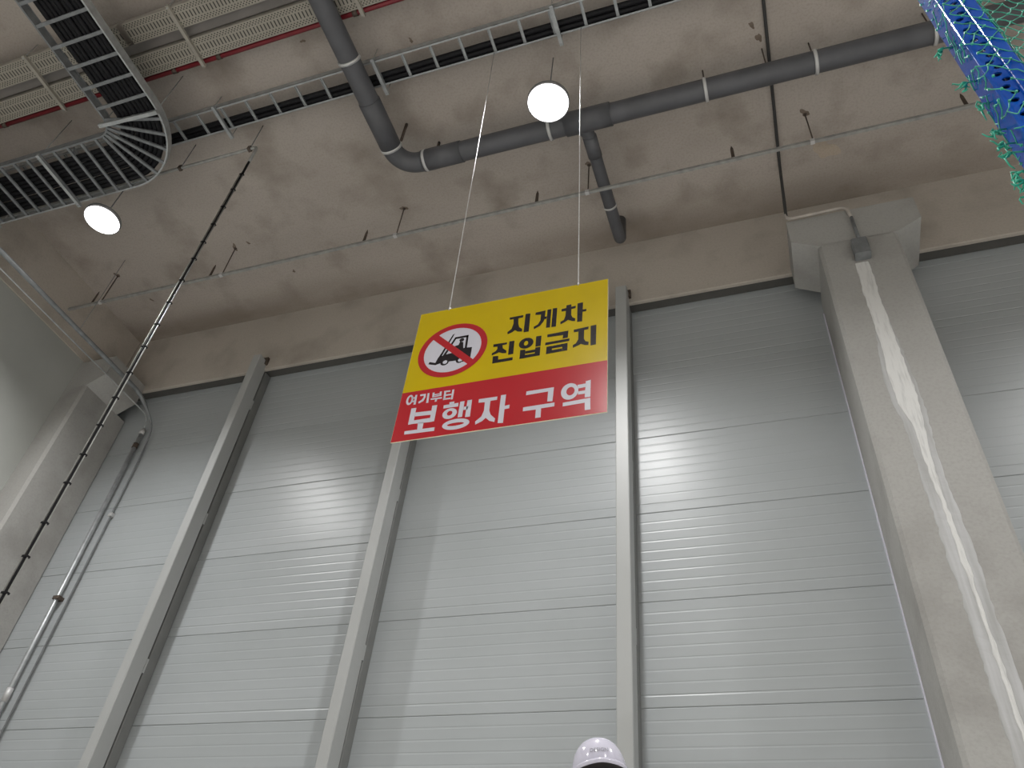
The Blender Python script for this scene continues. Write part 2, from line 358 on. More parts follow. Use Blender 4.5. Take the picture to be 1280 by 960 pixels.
# conduit of that column: along the ceiling, down, across the column head, into a junction box
t = thing('column_conduit', 'thin dark conduit coming off the ceiling and across the right column head', 'conduit', (1.34, 6.06, 7.2))
MB().tube(bend([(0.73, -3.0, ZC-0.022), (0.75, 6.05, ZC-0.022), (0.675, 6.05, 7.915), (0.85, 6.05, 7.917)], 0.09), 0.018, 8).build('pipe', M['slot'], t, (0.75, 6.05, 7.9))
MB().tube(bend([(0.672, 6.05, 8.0), (0.675, 6.05, 7.915), (1.325, 6.05, 7.93), (1.345, 6.05, 7.72)], 0.08), 0.021, 8).build('bent_pipe', M['pale'], t, (0.75, 6.05, 7.9))
MB().tube([(1.345, 6.05, 7.74), (1.35, 6.05, 7.25)], 0.02, 8).build('pipe', M['galvdark'], t, (1.35, 6.05, 7.5))
MB().bbox(1.255, 1.415, 5.985, 6.1, 7.02, 7.27, 0.012).build('junction_box', M['galvdark'], t, (1.335, 6.06, 7.02))

# ------------------------------------------------------------------ steel wall studs
def stud(xl, xr, label):
    t = thing('wall_stud', label, 'post', ((xl+xr)/2, 6.8, -H))
    MB().bbox(xl, xr, 6.62, 6.83, -H, 7.97, 0.008).build('front_channel', M['stud'], t, ((xl+xr)/2, 6.7, -H))
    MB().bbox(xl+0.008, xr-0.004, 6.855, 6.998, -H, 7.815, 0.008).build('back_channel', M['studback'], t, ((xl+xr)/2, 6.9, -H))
    z = -H + 0.2
    while z < 7.8:                                  # welded tabs bridging the slit
        MB().box(xl+0.012, xr-0.003, 6.828, 6.858, z, z+0.16).build('weld_tab', M['stud'], t, ((xl+xr)/2, 6.84, z)); z += 1.93
    b = MB().box(xl-0.01, xr+0.03, 6.755, 6.80, 7.90, 8.03)
    b.build('fixing_cleat', M['rust'], t, ((xl+xr)/2, 6.78, 7.9))
    for dx in (0.25, 0.75):
        x = xl+(xr-xl)*dx
        MB().tube([(x, 6.74, 7.985), (x, 6.80, 7.985)], 0.014, 8).build('bolt', M['rust'], t, (x, 6.77, 7.985))
stud(-6.985, -6.855, 'leftmost of the three grey steel wall studs')
stud(-4.255, -4.130, 'grey steel wall stud partly hidden behind the hanging sign')
stud(-1.485, -1.343, 'grey steel wall stud just right of the hanging sign')
stud(4.10, 4.23, 'grey steel wall stud right of the wide concrete column')

# ------------------------------------------------------------------ high-bay lamps
def lamp(x, y, label, group=None):
    t = thing('high_bay_lamp', label, 'lamp', (x, y, 8.0), group)
    MB().lathe((x, y, 8.0), [(0.0, 0.03), (0.205, 0.03), (0.222, 0.0), (0.23, 0.0), (0.232, 0.05), (0.20, 0.075), (0.12, 0.09), (0.10, 0.17), (0, 0.17)], 40).build('housing', M['lamphouse'], t, (x, y, 8.0))
    for k in range(12):
        a = math.radians(30*k); 
    MB().lathe((x, y, 8.0), [(0.0, -0.004), (0.215, 0.0)], 40).build('lens', M['lens'], t, (x, y, 8.0))
    MB().tube([(x, y, 8.17), (x, y, ZC)], 0.007, 6).build('hanger_rod', M['galvdark'], t, (x, y, 8.17))
    ld = bpy.data.lights.new('lamp_light', 'SPOT'); ld.energy = LAMP_W; ld.color = LAMP_COL; ld.spot_size = math.radians(LAMP_ANGLE)
    ld.spot_blend = 1.0; ld.shadow_soft_size = 0.14
    lo = bpy.data.objects.new('lamp_light', ld); S.collection.objects.link(lo); lo.parent = t; lo.location = (0, 0, -0.03)
lamp(-1.615, 3.955, 'bright round lamp hanging above the hanging sign')
lamp(-7.625, 3.955, 'bright round lamp beside the curved cable tray on the left')
for x in (4.4, 10.4): lamp(x, 3.955, 'round high-bay lamp of the hall outside the picture', 'lamps outside the picture')
for y in (-2.0, -8.0, -14.0):
    for x in (-7.625, -1.615, 4.4, 10.4): lamp(x, y, 'round high-bay lamp of the hall outside the picture', 'lamps outside the picture')

# ------------------------------------------------------------------ hanging sign
KS = 1.0707                    # metres per drawing unit of the sign
YS, X0, Z0, SW, SH, SPLIT = 3.576, -2.3095, 3.1618, 1.361*KS, 1.168*KS, 0.410*KS
SIGN = {"black":[[["p",[[0.688,0.958],[0.785,0.958],[0.785,0.936],[0.752,0.933],[0.756,0.88],[0.765,0.846],[0.787,0.824],[0.788,0.798],[0.759,0.804],[0.737,0.824],[0.721,0.809],[0.689,0.796],[0.685,0.818],[0.711,0.84],[0.721,0.889],[0.718,0.936],[0.691,0.935]]],["p",[[0.8,0.965],[0.834,0.962],[0.835,0.786],[0.799,0.788]]]],[["p",[[0.871,0.96],[0.939,0.964],[0.938,0.903],[0.952,0.902],[0.95,0.879],[0.937,0.878],[0.931,0.857],[0.909,0.822],[0.87,0.799],[0.866,0.823],[0.894,0.84],[0.909,0.875],[0.909,0.93],[0.87,0.937]]],["p",[[0.952,0.967],[0.979,0.966],[0.979,0.79],[0.952,0.792]]],["p",[[0.989,0.97],[1.019,0.968],[1.019,0.788],[0.988,0.79]]]],[["p",[[1.082,0.976],[1.115,0.977],[1.116,0.953],[1.145,0.955],[1.146,0.932],[1.117,0.93],[1.118,0.874],[1.127,0.848],[1.147,0.833],[1.145,0.807],[1.125,0.813],[1.098,0.831],[1.081,0.817],[1.049,0.8],[1.047,0.825],[1.07,0.838],[1.079,0.874],[1.08,0.922],[1.05,0.923],[1.05,0.947],[1.081,0.949]]],["p",[[1.157,0.974],[1.194,0.976],[1.194,0.905],[1.218,0.905],[1.218,0.884],[1.193,0.883],[1.193,0.793],[1.159,0.795]]]],[["p",[[0.597,0.723],[0.693,0.719],[0.693,0.702],[0.662,0.699],[0.668,0.67],[0.695,0.643],[0.695,0.62],[0.67,0.624],[0.644,0.639],[0.631,0.633],[0.596,0.62],[0.596,0.641],[0.619,0.654],[0.63,0.674],[0.628,0.695],[0.599,0.697]]],["p",[[0.708,0.725],[0.743,0.723],[0.745,0.602],[0.71,0.601]]],["p",[[0.605,0.611],[0.643,0.607],[0.646,0.573],[0.745,0.572],[0.745,0.546],[0.608,0.545]]]],[["r",[0.826,0.68,0.049,0.049],[0.825,0.68,0.014,0.021]],["p",[[0.89,0.728],[0.926,0.726],[0.926,0.632],[0.891,0.632]]],["p",[[0.79,0.626],[0.825,0.623],[0.828,0.545],[0.791,0.546]]],["p",[[0.891,0.625],[0.925,0.625],[0.926,0.547],[0.891,0.547]]],["p",[[0.826,0.608],[0.892,0.609],[0.891,0.584],[0.827,0.584]]],["p",[[0.825,0.573],[0.891,0.573],[0.891,0.547],[0.826,0.546]]]],[["p",[[0.965,0.726],[1.105,0.73],[1.103,0.665],[1.069,0.664],[1.071,0.696],[0.966,0.701]]],["p",[[0.956,0.654],[1.115,0.656],[1.114,0.633],[0.955,0.63]]],["p",[[0.966,0.614],[1.002,0.615],[1.004,0.55],[0.966,0.548]]],["p",[[1.07,0.617],[1.104,0.618],[1.104,0.551],[1.071,0.551]]],["p",[[1.002,0.614],[1.07,0.617],[1.071,0.59],[1.003,0.59]]],["p",[[1.002,0.577],[1.069,0.577],[1.071,0.551],[1.004,0.549]]]],[["p",[[1.14,0.728],[1.237,0.735],[1.236,0.71],[1.209,0.708],[1.209,0.629],[1.219,0.606],[1.24,0.595],[1.239,0.568],[1.217,0.571],[1.19,0.588],[1.175,0.579],[1.14,0.565],[1.139,0.589],[1.158,0.6],[1.172,0.633],[1.171,0.703],[1.141,0.704]]],["p",[[1.25,0.737],[1.287,0.739],[1.287,0.561],[1.252,0.56]]]]],"white":[[["r",[0.068,0.339,0.024,0.043],[0.069,0.34,0.011,0.027]],["p",[[0.101,0.375],[0.115,0.375],[0.118,0.292],[0.102,0.292]]],["p",[[0.083,0.357],[0.102,0.358],[0.103,0.346],[0.084,0.344]]],["p",[[0.085,0.329],[0.105,0.329],[0.106,0.317],[0.086,0.315]]]],[["p",[[0.136,0.373],[0.176,0.372],[0.178,0.342],[0.168,0.31],[0.138,0.295],[0.133,0.31],[0.154,0.324],[0.164,0.342],[0.164,0.358],[0.137,0.358]]],["p",[[0.187,0.373],[0.201,0.373],[0.206,0.29],[0.191,0.289]]]],[["p",[[0.223,0.371],[0.237,0.37],[0.239,0.33],[0.226,0.33]]],["p",[[0.273,0.37],[0.287,0.37],[0.289,0.331],[0.276,0.332]]],["p",[[0.237,0.355],[0.274,0.356],[0.274,0.347],[0.237,0.346]]],["p",[[0.237,0.34],[0.275,0.342],[0.276,0.332],[0.239,0.33]]],["p",[[0.217,0.322],[0.295,0.32],[0.296,0.307],[0.219,0.31]]],["p",[[0.251,0.31],[0.265,0.31],[0.263,0.289],[0.249,0.289]]]],[["p",[[0.303,0.37],[0.346,0.368],[0.346,0.355],[0.304,0.356]]],["p",[[0.305,0.356],[0.318,0.356],[0.321,0.301],[0.307,0.301]]],["p",[[0.319,0.337],[0.358,0.337],[0.359,0.324],[0.319,0.324]]],["p",[[0.305,0.305],[0.356,0.304],[0.357,0.292],[0.306,0.292]]],["p",[[0.359,0.37],[0.373,0.37],[0.373,0.287],[0.36,0.287]]]],[["p",[[0.094,0.262],[0.129,0.261],[0.131,0.129],[0.096,0.127]]],["p",[[0.239,0.258],[0.273,0.257],[0.274,0.125],[0.241,0.123]]],["p",[[0.13,0.222],[0.24,0.217],[0.24,0.183],[0.131,0.189]]],["p",[[0.131,0.157],[0.24,0.158],[0.241,0.123],[0.131,0.129]]],["p",[[0.163,0.13],[0.202,0.13],[0.203,0.076],[0.168,0.075]]],["p",[[0.082,0.078],[0.285,0.075],[0.286,0.046],[0.084,0.051]]]],[["p",[[0.355,0.265],[0.388,0.265],[0.388,0.245],[0.357,0.245]]],["p",[[0.319,0.246],[0.418,0.248],[0.42,0.218],[0.32,0.219]]],["r",[0.37,0.169,0.048,0.043],[0.37,0.172,0.018,0.019]],["p",[[0.429,0.255],[0.458,0.255],[0.458,0.127],[0.429,0.127]]],["p",[[0.477,0.257],[0.507,0.257],[0.511,0.12],[0.478,0.12]]],["p",[[0.459,0.207],[0.487,0.208],[0.486,0.182],[0.459,0.181]]],["r",[0.424,0.075,0.089,0.042],[0.422,0.075,0.055,0.012]]],[["p",[[0.553,0.252],[0.675,0.25],[0.674,0.223],[0.632,0.223],[0.633,0.145],[0.645,0.111],[0.678,0.073],[0.676,0.047],[0.642,0.062],[0.616,0.09],[0.595,0.068],[0.554,0.048],[0.551,0.073],[0.586,0.106],[0.598,0.151],[0.596,0.219],[0.554,0.222]]],["p",[[0.697,0.256],[0.73,0.256],[0.73,0.164],[0.761,0.168],[0.761,0.139],[0.731,0.137],[0.732,0.03],[0.698,0.034]]]],[["p",[[0.861,0.255],[1.034,0.255],[1.03,0.143],[0.998,0.147],[0.999,0.227],[0.86,0.224]]],["p",[[0.85,0.129],[1.044,0.131],[1.044,0.101],[0.963,0.1],[0.964,0.031],[0.931,0.031],[0.931,0.097],[0.85,0.098]]]],[["r",[1.133,0.201,0.053,0.065],[1.138,0.202,0.025,0.033]],["p",[[1.23,0.263],[1.26,0.268],[1.26,0.134],[1.226,0.135]]],["p",[[1.179,0.243],[1.23,0.245],[1.231,0.217],[1.185,0.214]]],["p",[[1.184,0.19],[1.229,0.191],[1.228,0.165],[1.185,0.165]]],["p",[[1.095,0.119],[1.26,0.126],[1.262,0.036],[1.229,0.036],[1.227,0.094],[1.095,0.09]]]]],"circle":[["r",[0.306,0.742,0.253,0.244],[0.304,0.74,0.209,0.202]]],"bar":[["p",[[0.139,0.878],[0.176,0.913],[0.475,0.608],[0.44,0.573]]]],"lift":[["p",[[0.286,0.889],[0.3,0.898],[0.232,0.69],[0.211,0.685]]],["p",[[0.146,0.64],[0.152,0.66],[0.197,0.642],[0.21,0.688],[0.229,0.696],[0.258,0.705],[0.303,0.71],[0.322,0.723],[0.315,0.771],[0.344,0.778],[0.35,0.807],[0.375,0.797],[0.383,0.738],[0.393,0.739],[0.446,0.734],[0.446,0.629],[0.398,0.607],[0.36,0.63],[0.294,0.633],[0.234,0.63],[0.2,0.62]]],["p",[[0.308,0.859],[0.324,0.857],[0.264,0.706],[0.243,0.701]]],["p",[[0.308,0.859],[0.406,0.86],[0.407,0.84],[0.31,0.84]]],["p",[[0.391,0.856],[0.406,0.858],[0.409,0.732],[0.393,0.736]]]],"head":[["r",[0.361,0.821,0.017,0.017],[0.361,0.821,0.001,0.001]]],"wheel":[["r",[0.265,0.629,0.029,0.025],[0.268,0.633,0.016,0.016]],["r",[0.372,0.63,0.027,0.027],[0.376,0.629,0.016,0.015]]]}
sg = thing('hanging_sign', 'yellow and red hanging sign with a crossed out forklift and Korean lettering', 'sign', (X0+SW/2, YS, Z0))
org = (X0+SW/2, YS, Z0)
MB().box(X0, X0+SW, YS, YS+0.006, Z0, Z0+SH).build('board', M['boardedge'], sg, org)
MB().box(X0+0.002, X0+SW-0.002, YS-0.0008, YS, Z0+SPLIT, Z0+SH-0.002).build('yellow_field', M['yellow'], sg, org)
MB().box(X0+0.002, X0+SW-0.002, YS-0.0008, YS, Z0+0.002, Z0+SPLIT).build('red_field', M['redprint'], sg, org)
def flat(name, shapes, m, dep, parent=sg):
    """flat print: polygons and elliptic rings on the sign face"""
    bm = bmesh.new(); y = YS - dep
    for sh in shapes:
        if sh[0] == 'p':
            vs = [bm.verts.new((X0+u*KS, y, Z0+v*KS)) for u, v in sh[1]]
            f = bm.faces.new(vs); f.normal_update()
            bmesh.ops.triangulate(bm, faces=[f], ngon_method='EAR_CLIP')
        else:
            n = 48; (a, b, c, d), i = sh[1], sh[2]
            R_ = lambda e, k: bm.verts.new((X0+KS*(e[0]+e[2]*math.cos(2*math.pi*k/n)), y, Z0+KS*(e[1]+e[3]*math.sin(2*math.pi*k/n))))
            o_ = [R_(sh[1], k) for k in range(n)]
            if i is None or i[2] < 0.002: bm.faces.new(o_)
            else:
                n_ = [R_(i, k) for k in range(n)]
                for k in range(n): bm.faces.new((o_[k], o_[(k+1) % n], n_[(k+1) % n], n_[k]))
    for v in bm.verts: v.co -= Vector((parent.location.x, parent.location.y, parent.location.z - H))
    bmesh.ops.recalc_face_normals(bm, faces=bm.faces)
    for f in bm.faces:
        if f.normal.y > 0: f.normal_flip()
    me = bpy.data.meshes.new(name); bm.to_mesh(me); bm.free(); me.materials.append(m)
    o = bpy.data.objects.new(name, me); S.collection.objects.link(o); o.parent = parent; return o
for g in SIGN['black']: flat('black_letter', g, M['blackprint'], 0.0016)
for g in SIGN['white']: flat('white_letter', g, M['whiteprint'], 0.0016)
cx, cv, ro, ri = 0.3045, 0.741, 0.248, 0.205
flat('white_disc', [('r', (cx, cv, ri+0.01, ri+0.01), None)], M['whiteprint'], 0.0014)
flat('forklift_symbol', SIGN['lift']+SIGN['head'], M['blackprint'], 0.0018)
for w_ in SIGN['wheel']:
    flat('forklift_wheel', [('r', w_[1], None)], M['blackprint'], 0.0020)
    flat('wheel_hub', [('r', w_[2], None)], M['whiteprint'], 0.0022)
flat('prohibition_ring', [('r', (cx, cv, ro, ro), (cx, cv, ri, ri))], M['redprint'], 0.0026)
flat('prohibition_bar', SIGN['bar'], M['redprint'], 0.0025)
for xa, xb, nm in ((-2.077, -2.190, 'white cord holding the left side of the hanging sign'), (-1.072, -1.181, 'white cord holding the right side of the hanging sign')):
    P0 = Vector((xa, YS+0.003, Z0+SH-0.012)); P1 = Vector((xb, YS+0.016, 8.80)); pts = []
    co_ = MB().tube([P0, P1], 0.0042, 6).build('hanging_cord', M['cord'], sg, (xa, YS, Z0+SH))
    MB().tube([P0+Vector((0, -0.006, 0.0)), P0+Vector((0, -0.004, 0.02)), P0+Vector((0.004, 0.008, 0.03))], 0.005, 6).build('knot', M['cord'], co_, (xa, YS, Z0+SH))

# ------------------------------------------------------------------ straight cable ladder, its hangers and cables
ZL = 8.78; XA, XB = -9.70, 5.2
t = thing('cable_ladder', 'straight grey cable ladder running under the ceiling behind the sign cords', 'cable tray', (XA, 3.45, ZL))
for ya_, yb_, s_ in ((3.298, 3.302, 1), (3.604, 3.608, -1)):
    r = MB().box(XA, XB, ya_, yb_, ZL, ZL+0.10)
    r.box(XA, XB, min(ya_, ya_+s_*0.018), max(yb_, yb_+s_*0.018), ZL, ZL+0.004); r.box(XA, XB, min(ya_, ya_+s_*0.018), max(yb_, yb_+s_*0.018), ZL+0.096, ZL+0.10)
    r.build('side_rail', M['galv'], t, (XA, ya_, ZL))
x0_ = x = -6.392 - 9*0.3517; first = None
while x < XB:
    if first is None:
        first = MB().box(x-0.016, x-0.013, 3.302, 3.604, ZL+0.004, ZL+0.024).box(x+0.013, x+0.016, 3.302, 3.604, ZL+0.004, ZL+0.024).box(x-0.016, x+0.016, 3.302, 3.604, ZL+0.024, ZL+0.027).build('rung', M['galv'], t, (x, 3.45, ZL))
    else:
        o = first.copy(); S.collection.objects.link(o); o.parent = t; o.location = (x-XA, 0, 0)
    x += 0.3517
def hanger(x, y0, y1, z, label, top=ZC, m='galv'):
    t = thing('tray_hanger', label, 'hanger', (x, (y0+y1)/2, z))
    MB().box(x-0.02, x+0.02, y0, y1, z-0.042, z-0.002).build('strut', M[m], t, (x, (y0+y1)/2, z))
    for y in (y0+0.025, y1-0.025): MB().tube([(x, y, z-0.06), (x, y, top)], 0.005, 6).build('threaded_rod', M['galv'], t, (x, y, z))
    return t
for k, x in enumerate((-7.94, -5.758, -3.576, -1.428, 0.75, 2.92)):
    hanger(x, 3.26, 3.71, ZL, ['strut hanger under the cable ladder above the curved tray', 'strut hanger under the cable ladder nearest the curved tray', 'strut hanger under the cable ladder beside the dark grey pipe', 'strut hanger under the cable ladder above the right lamp', 'strut hanger under the cable ladder, first beyond the top edge', 'strut hanger under the cable ladder, far right end'][k])
for y in (3.505, 3.570):
    o = MB().tube([(XA+0.02, y, ZL+0.062), (-4, y+0.005, ZL+0.06), (-2, y-0.004, ZL+0.063), (0, y+0.003, ZL+0.06), (XB, y, ZL+0.062)], 0.033, 10).build('black_cable', M['cableblk'], None, (XA, y, ZL))
    tag(o, 'black cable lying along the straight cable ladder', 'cable', 'black cables on the straight ladder')

# ------------------------------------------------------------------ curved cable tray on the left
ZL = 8.2; CX, CY = -7.0, 2.80
t = thing('curved_cable_tray', 'wide cable tray turning a bend at the upper left full of black cable', 'cable tray', (CX, CY, ZL))
def path(r, n=14, y0=0.6, x1=-9.70): return [(CX+r, y0), (CX+r, 1.4), (CX+r, 2.1)] + arc((CX, CY), r, 0, 90, n) + [(-8.0, CY+r), (x1, CY+r)]
def railprof(s): return [(0, ZL), (0, ZL+0.12), (s*0.02, ZL+0.12), (s*0.02, ZL+0.115), (s*0.005, ZL+0.115), (s*0.005, ZL+0.005), (s*0.02, ZL+0.005), (s*0.02, ZL)]
MB().sweep(path(0.945), railprof(1)).build('outer_rail', M['galv'], t, (CX+0.945, CY, ZL))
MB().sweep(path(0.215), railprof(-1)).build('inner_rail', M['galvdark'], t, (CX+0.215, CY, ZL))
def rung(a, b):
    d = Vector((b[0]-a[0], b[1]-a[1], 0)).normalized(); n = Vector((-d.y, d.x, 0))*0.018
    A = Vector((a[0], a[1], 0)); B = Vector((b[0], b[1], 0)); m = MB()
    vs = []
    for z in (ZL+0.006, ZL+0.03):
        for p in (A-n, B-n, B+n, A+n): vs.append((p.x, p.y, z))
    m.add(vs, [(0,3,2,1),(4,5,6,7),(0,1,5,4),(1,2,6,5),(2,3,7,6),(3,0,4,7)]); m.build('rung', M['galvdark'], t, ((a[0]+b[0])/2, (a[1]+b[1])/2, ZL))
y = 0.72
while y < 2.8: rung((CX+0.22, y), (CX+0.94, y)); y += 0.249
for a in (14, 27, 40, 53, 66, 79):
    c, s_ = math.cos(math.radians(a)), math.sin(math.radians(a)); rung((CX+0.22*c, CY+0.22*s_), (CX+0.94*c, CY+0.94*s_))
x = -7.08
while x > -9.6: rung((x, CY+0.22), (x, CY+0.94)); x -= 0.215
for k, (p, q, lab) in enumerate((((-6.87, 2.885), (-6.06, 2.925), 'strut hanger across the start of the curved tray bend'), ((-7.925, 3.0), (-7.925, 3.78), 'strut hanger under the curved tray above the left lamp'), ((-9.3, 3.0), (-9.3, 3.78), 'strut hanger under the curved tray at the left picture edge'))):
    h = thing('tray_hanger', lab, 'hanger', (p[0], p[1], ZL))
    d = Vector((q[0]-p[0], q[1]-p[1], 0)).normalized(); n = Vector((-d.y, d.x, 0))*0.022; vs = []
    for z in (ZL-0.045, ZL-0.002):
        for v in (Vector((p[0], p[1], 0))-n, Vector((q[0], q[1], 0))-n, Vector((q[0], q[1], 0))+n, Vector((p[0], p[1], 0))+n): vs.append((v.x, v.y, z))
    MB().add(vs, [(0,3,2,1),(4,5,6,7),(0,1,5,4),(1,2,6,5),(2,3,7,6),(3,0,4,7)]).build('strut', M['galv'], h, (p[0], p[1], ZL))
    for v in (Vector((*p, 0))+d*0.03, Vector((*q, 0))-d*0.03): MB().tube([(v.x, v.y, ZL-0.07), (v.x, v.y, ZC)], 0.006, 6).build('threaded_rod', M['galv'], h, (v.x, v.y, ZL))
for k in range(9):
    r = 0.395 + 0.056*k; zc = ZL+0.063+0.01*(k % 2); pts = []
    for i, p in enumerate(path(r, 12)):
        u = 0.0 if 2 < i < 15 else random.uniform(-0.006, 0.006)
        pts.append((p[0]+u, p[1]+u, zc))
    if k in (2, 5): pts = [(p[0], p[1], p[2]-0.004) for p in pts]
    o = MB().tube(pts, 0.031 if k not in (2, 5) else 0.026, 8).build('black_cable', M['cableblk'], None, (CX+r, CY, ZL))
    tag(o, 'black cable bundled in the curved tray', 'cable', 'black cables in the curved tray')

# ------------------------------------------------------------------ perforated trays and the red pipe
ZP = 8.75
def perf(xa, xb, ya_, yb_, label):
    yc = (ya_+yb_)/2; t = thing('perforated_cable_tray', label, 'cable tray', (xa, yc, ZP))
    MB().box(xa, xb, ya_, yb_, ZP, ZP+0.003).build('perforated_bottom', M['perf'], t, (xa, yc, ZP))
    for y in (ya_, yb_-0.003): MB().box(xa, xb, y, y+0.003, ZP+0.003, ZP+0.10).build('side_wall', M['cream'], t, (xa, y, ZP))
perf(-6.205, 3.0, 2.09, 2.33, 'upper perforated cream cable tray right of the curved tray')
perf(XL+0.02, -6.29, 2.09, 2.33, 'upper perforated cream cable tray crossing behind the curved tray')
perf(XL+0.02, 3.0, 2.465, 2.705, 'lower perforated cream cable tray running beside the red pipe')
t = thing('cable_duct', 'plain grey duct lying between the two perforated cream trays', 'duct', (-3.5, 2.4, ZP))
MB().box(XL+0.02, 3.0, 2.345, 2.45, ZP+0.07, ZP+0.16).build('body', M['duct'], t, (-3.5, 2.4, ZP))
MB().box(XL+0.02, 3.0, 2.34, 2.455, ZP+0.16, ZP+0.17).build('lid', M['duct'], t, (-3.5, 2.4, ZP))
for k, x in enumerate((-7.615, -5.535, -3.435, -1.35)):
    hanger(x, 2.05, 2.79, ZP, ['strut under the perforated trays at the far left', 'strut under the perforated trays between curved tray and grey pipe', 'strut under the perforated trays just right of the grey pipe', 'strut under the perforated trays above the top edge'][k], m='cream')
t = thing('red_pipe', 'thin dark red pipe running beside the lower perforated tray', 'pipe', (-3.5, 2.745, ZP))
MB().tube([(XL+0.02, 2.745, ZP+0.029), (3.0, 2.745, ZP+0.029)], 0.028, 12).build('pipe', M['red'], t, (-3.5, 2.745, ZP))
for x in (-8.6, -5.95, -5.32, -3.53): MB().tube([(x-0.03, 2.745, ZP+0.029), (x+0.03, 2.745, ZP+0.029)], 0.036, 12).build('coupling', M['rust'], t, (x, 2.745, ZP))

# ------------------------------------------------------------------ dark grey drain pipe
ZD, YD, XD, RD = 8.6, 4.573, -3.764, 0.123
t = thing('drain_pipe', 'thick dark grey drain pipe turning a corner under the ceiling', 'pipe', (XD, YD, ZD))
arcp = [(p[0], p[1], ZD) for p in arc((XD+0.27, YD-0.27), 0.27, 180, 90, 12)]
MB().tube([(XD, 0.3, ZD), (XD, 2.2, ZD)] + arcp + [(-2.0, YD, ZD), (9.0, YD, ZD)], RD, 24).build('pipe', M['drain'], t, (XD, YD, ZD))
def sock(a, b, r): MB().tube([a, b], r, 24).build('socket', M['drain'], t, a)
sock((XD, 3.66, ZD), (XD, 4.29, ZD), RD+0.010); sock((-3.45, YD, ZD), (-2.93, YD, ZD), RD+0.010)
sock((XD, 2.0, ZD), (XD, 2.2, ZD), RD+0.008)
sock((-1.62, YD, ZD), (-1.07, YD, ZD), RD+0.016)
def strapy(y): MB().tube([(XD, y-0.018, ZD), (XD, y+0.018, ZD)], RD+0.014, 28).build('strap', M['strap'], t, (XD, y, ZD))
def strapx(x): MB().tube([(x-0.018, YD, ZD), (x+0.018, YD, ZD)], RD+0.014, 28).build('strap', M['strap'], t, (x, YD, ZD))
for y in (1.2, 3.14, 4.285): strapy(y)
for x in (-3.41, -1.806, 0.01, 1.176, 2.337, 3.5, 4.7): strapx(x)
# branch to the roof outlet
MB().tube(bend([(-1.56, YD, ZD), (-1.385, YD+0.15, ZD+0.01), (-1.36, 6.38, ZD+0.02), (-1.36, 6.38, ZC)], 0.085, 8), 0.078, 20).build('branch', M['drain'], t, (-1.36, 5, ZD))
MB().tube([(-1.383, YD+0.22, ZD+0.01), (-1.38, YD+0.50, ZD+0.012)], 0.086, 20).build('socket', M['drain'], t, (-1.36, 5, ZD))
MB().tube([(-1.369, 5.81, ZD+0.016), (-1.368, 5.835, ZD+0.016)], 0.086, 20).build('strap', M['strap'], t, (-1.36, 5.75, ZD))
for (x, y) in ((XD+0.13, 4.27), (-3.33, 4.62), (0.68, 4.5), (-1.806, YD), (0.01, YD), (1.176, YD), (2.337, YD)):
    MB().tube([(x, y, ZD+RD*0.6), (x, y, ZC)], 0.018 if x < -3 else 0.008, 8).build('hanger_rod', M['rust'], t, (x, y, ZD))

# ------------------------------------------------------------------ slim conduit run with hangers and stubs along the ceiling
ZN, YN = 8.45, 5.44
t = thing('ceiling_conduit', 'slim grey conduit hung under the ceiling across the whole picture', 'conduit', (-3, YN, ZN))
MB().box(XL+0.022, 9.0, YN-0.018, YN+0.018, ZN-0.02, ZN+0.02).build('conduit', M['conduit'], t, (-3, YN, ZN))
for x in (-9.12, -6.95, -4.19, -1.56, 1.09, 3.8):
    MB().tube([(x, YN, ZN), (x, YN, ZC)], 0.008, 6).build('hanger_rod', M['rust'], t, (x, YN, ZN))
    MB().box(x-0.035, x+0.012, YN-0.024, YN+0.024, ZN-0.026, ZN+0.026).build('clip', M['strap'], t, (x, YN, ZN))
    a = MB().lathe((x, YN, ZC-0.004), [(0.0, 0), (0.022, 0), (0.025, 0.004)], 12).build('anchor_plate', M['rust'], t, (x, YN, ZC))
for x in (-9.35, -7.2, -4.70, -2.24, 0.20, 2.69):
    MB().prism([(x-0.022, ZN+0.02), (x+0.022, ZN+0.02), (x+0.018, ZN+0.26), (x, ZN+0.33), (x-0.018, ZN+0.26)], YN+0.02, YN+0.028, 'y').build('stub_bracket', M['rust'], t, (x, YN, ZN))

# ------------------------------------------------------------------ black cable drop tied to two steel wires, fed by a short conduit
XC, YC = -5.348, 3.79
t = thing('cable_drop', 'long black cable with ties dropping from the ceiling to the lower left', 'cable', (XC, YC, -H))
MB().tube(bend([(-9.6, YC, 8.5), (XC, YC, 8.5), (XC, YC, 8.16)], 0.06), 0.020, 10).build('conduit', M['conduit'], t, (XC, YC, 8.5))
MB().tube([(XC, YC, 8.22), (XC, YC, -H)], 0.0145, 8).build('cable', M['cableblk'], t, (XC, YC, 8.2))
for dx, dy in ((-0.019, -0.012), (0.019, 0.0)):
    MB().tube([(XC+dx, YC+dy, 7.9), (XC+dx, YC+dy, -H)], 0.0055, 6).build('steel_wire', M['conduit'], t, (XC+dx, YC, 8))
for z in (7.90, 7.55, 7.22, 6.9, 6.58, 6.27, 5.94, 5.61, 5.27, 4.97, 4.62, 4.35, 4.02, 3.69, 3.40, 3.02, 2.76, 2.45, 2.1, 1.75, 1.4, 1.05, 0.7, 0.35, 0, -0.4):
    z += random.uniform(-0.02, 0.02)
    MB().prism([(XC-0.025, YC-0.02), (XC+0.025, YC-0.017), (XC+0.025, YC+0.017), (XC-0.025, YC+0.017)], z-0.008, z+0.008).build('cable_tie', M['cableblk'], t, (XC, YC, z))
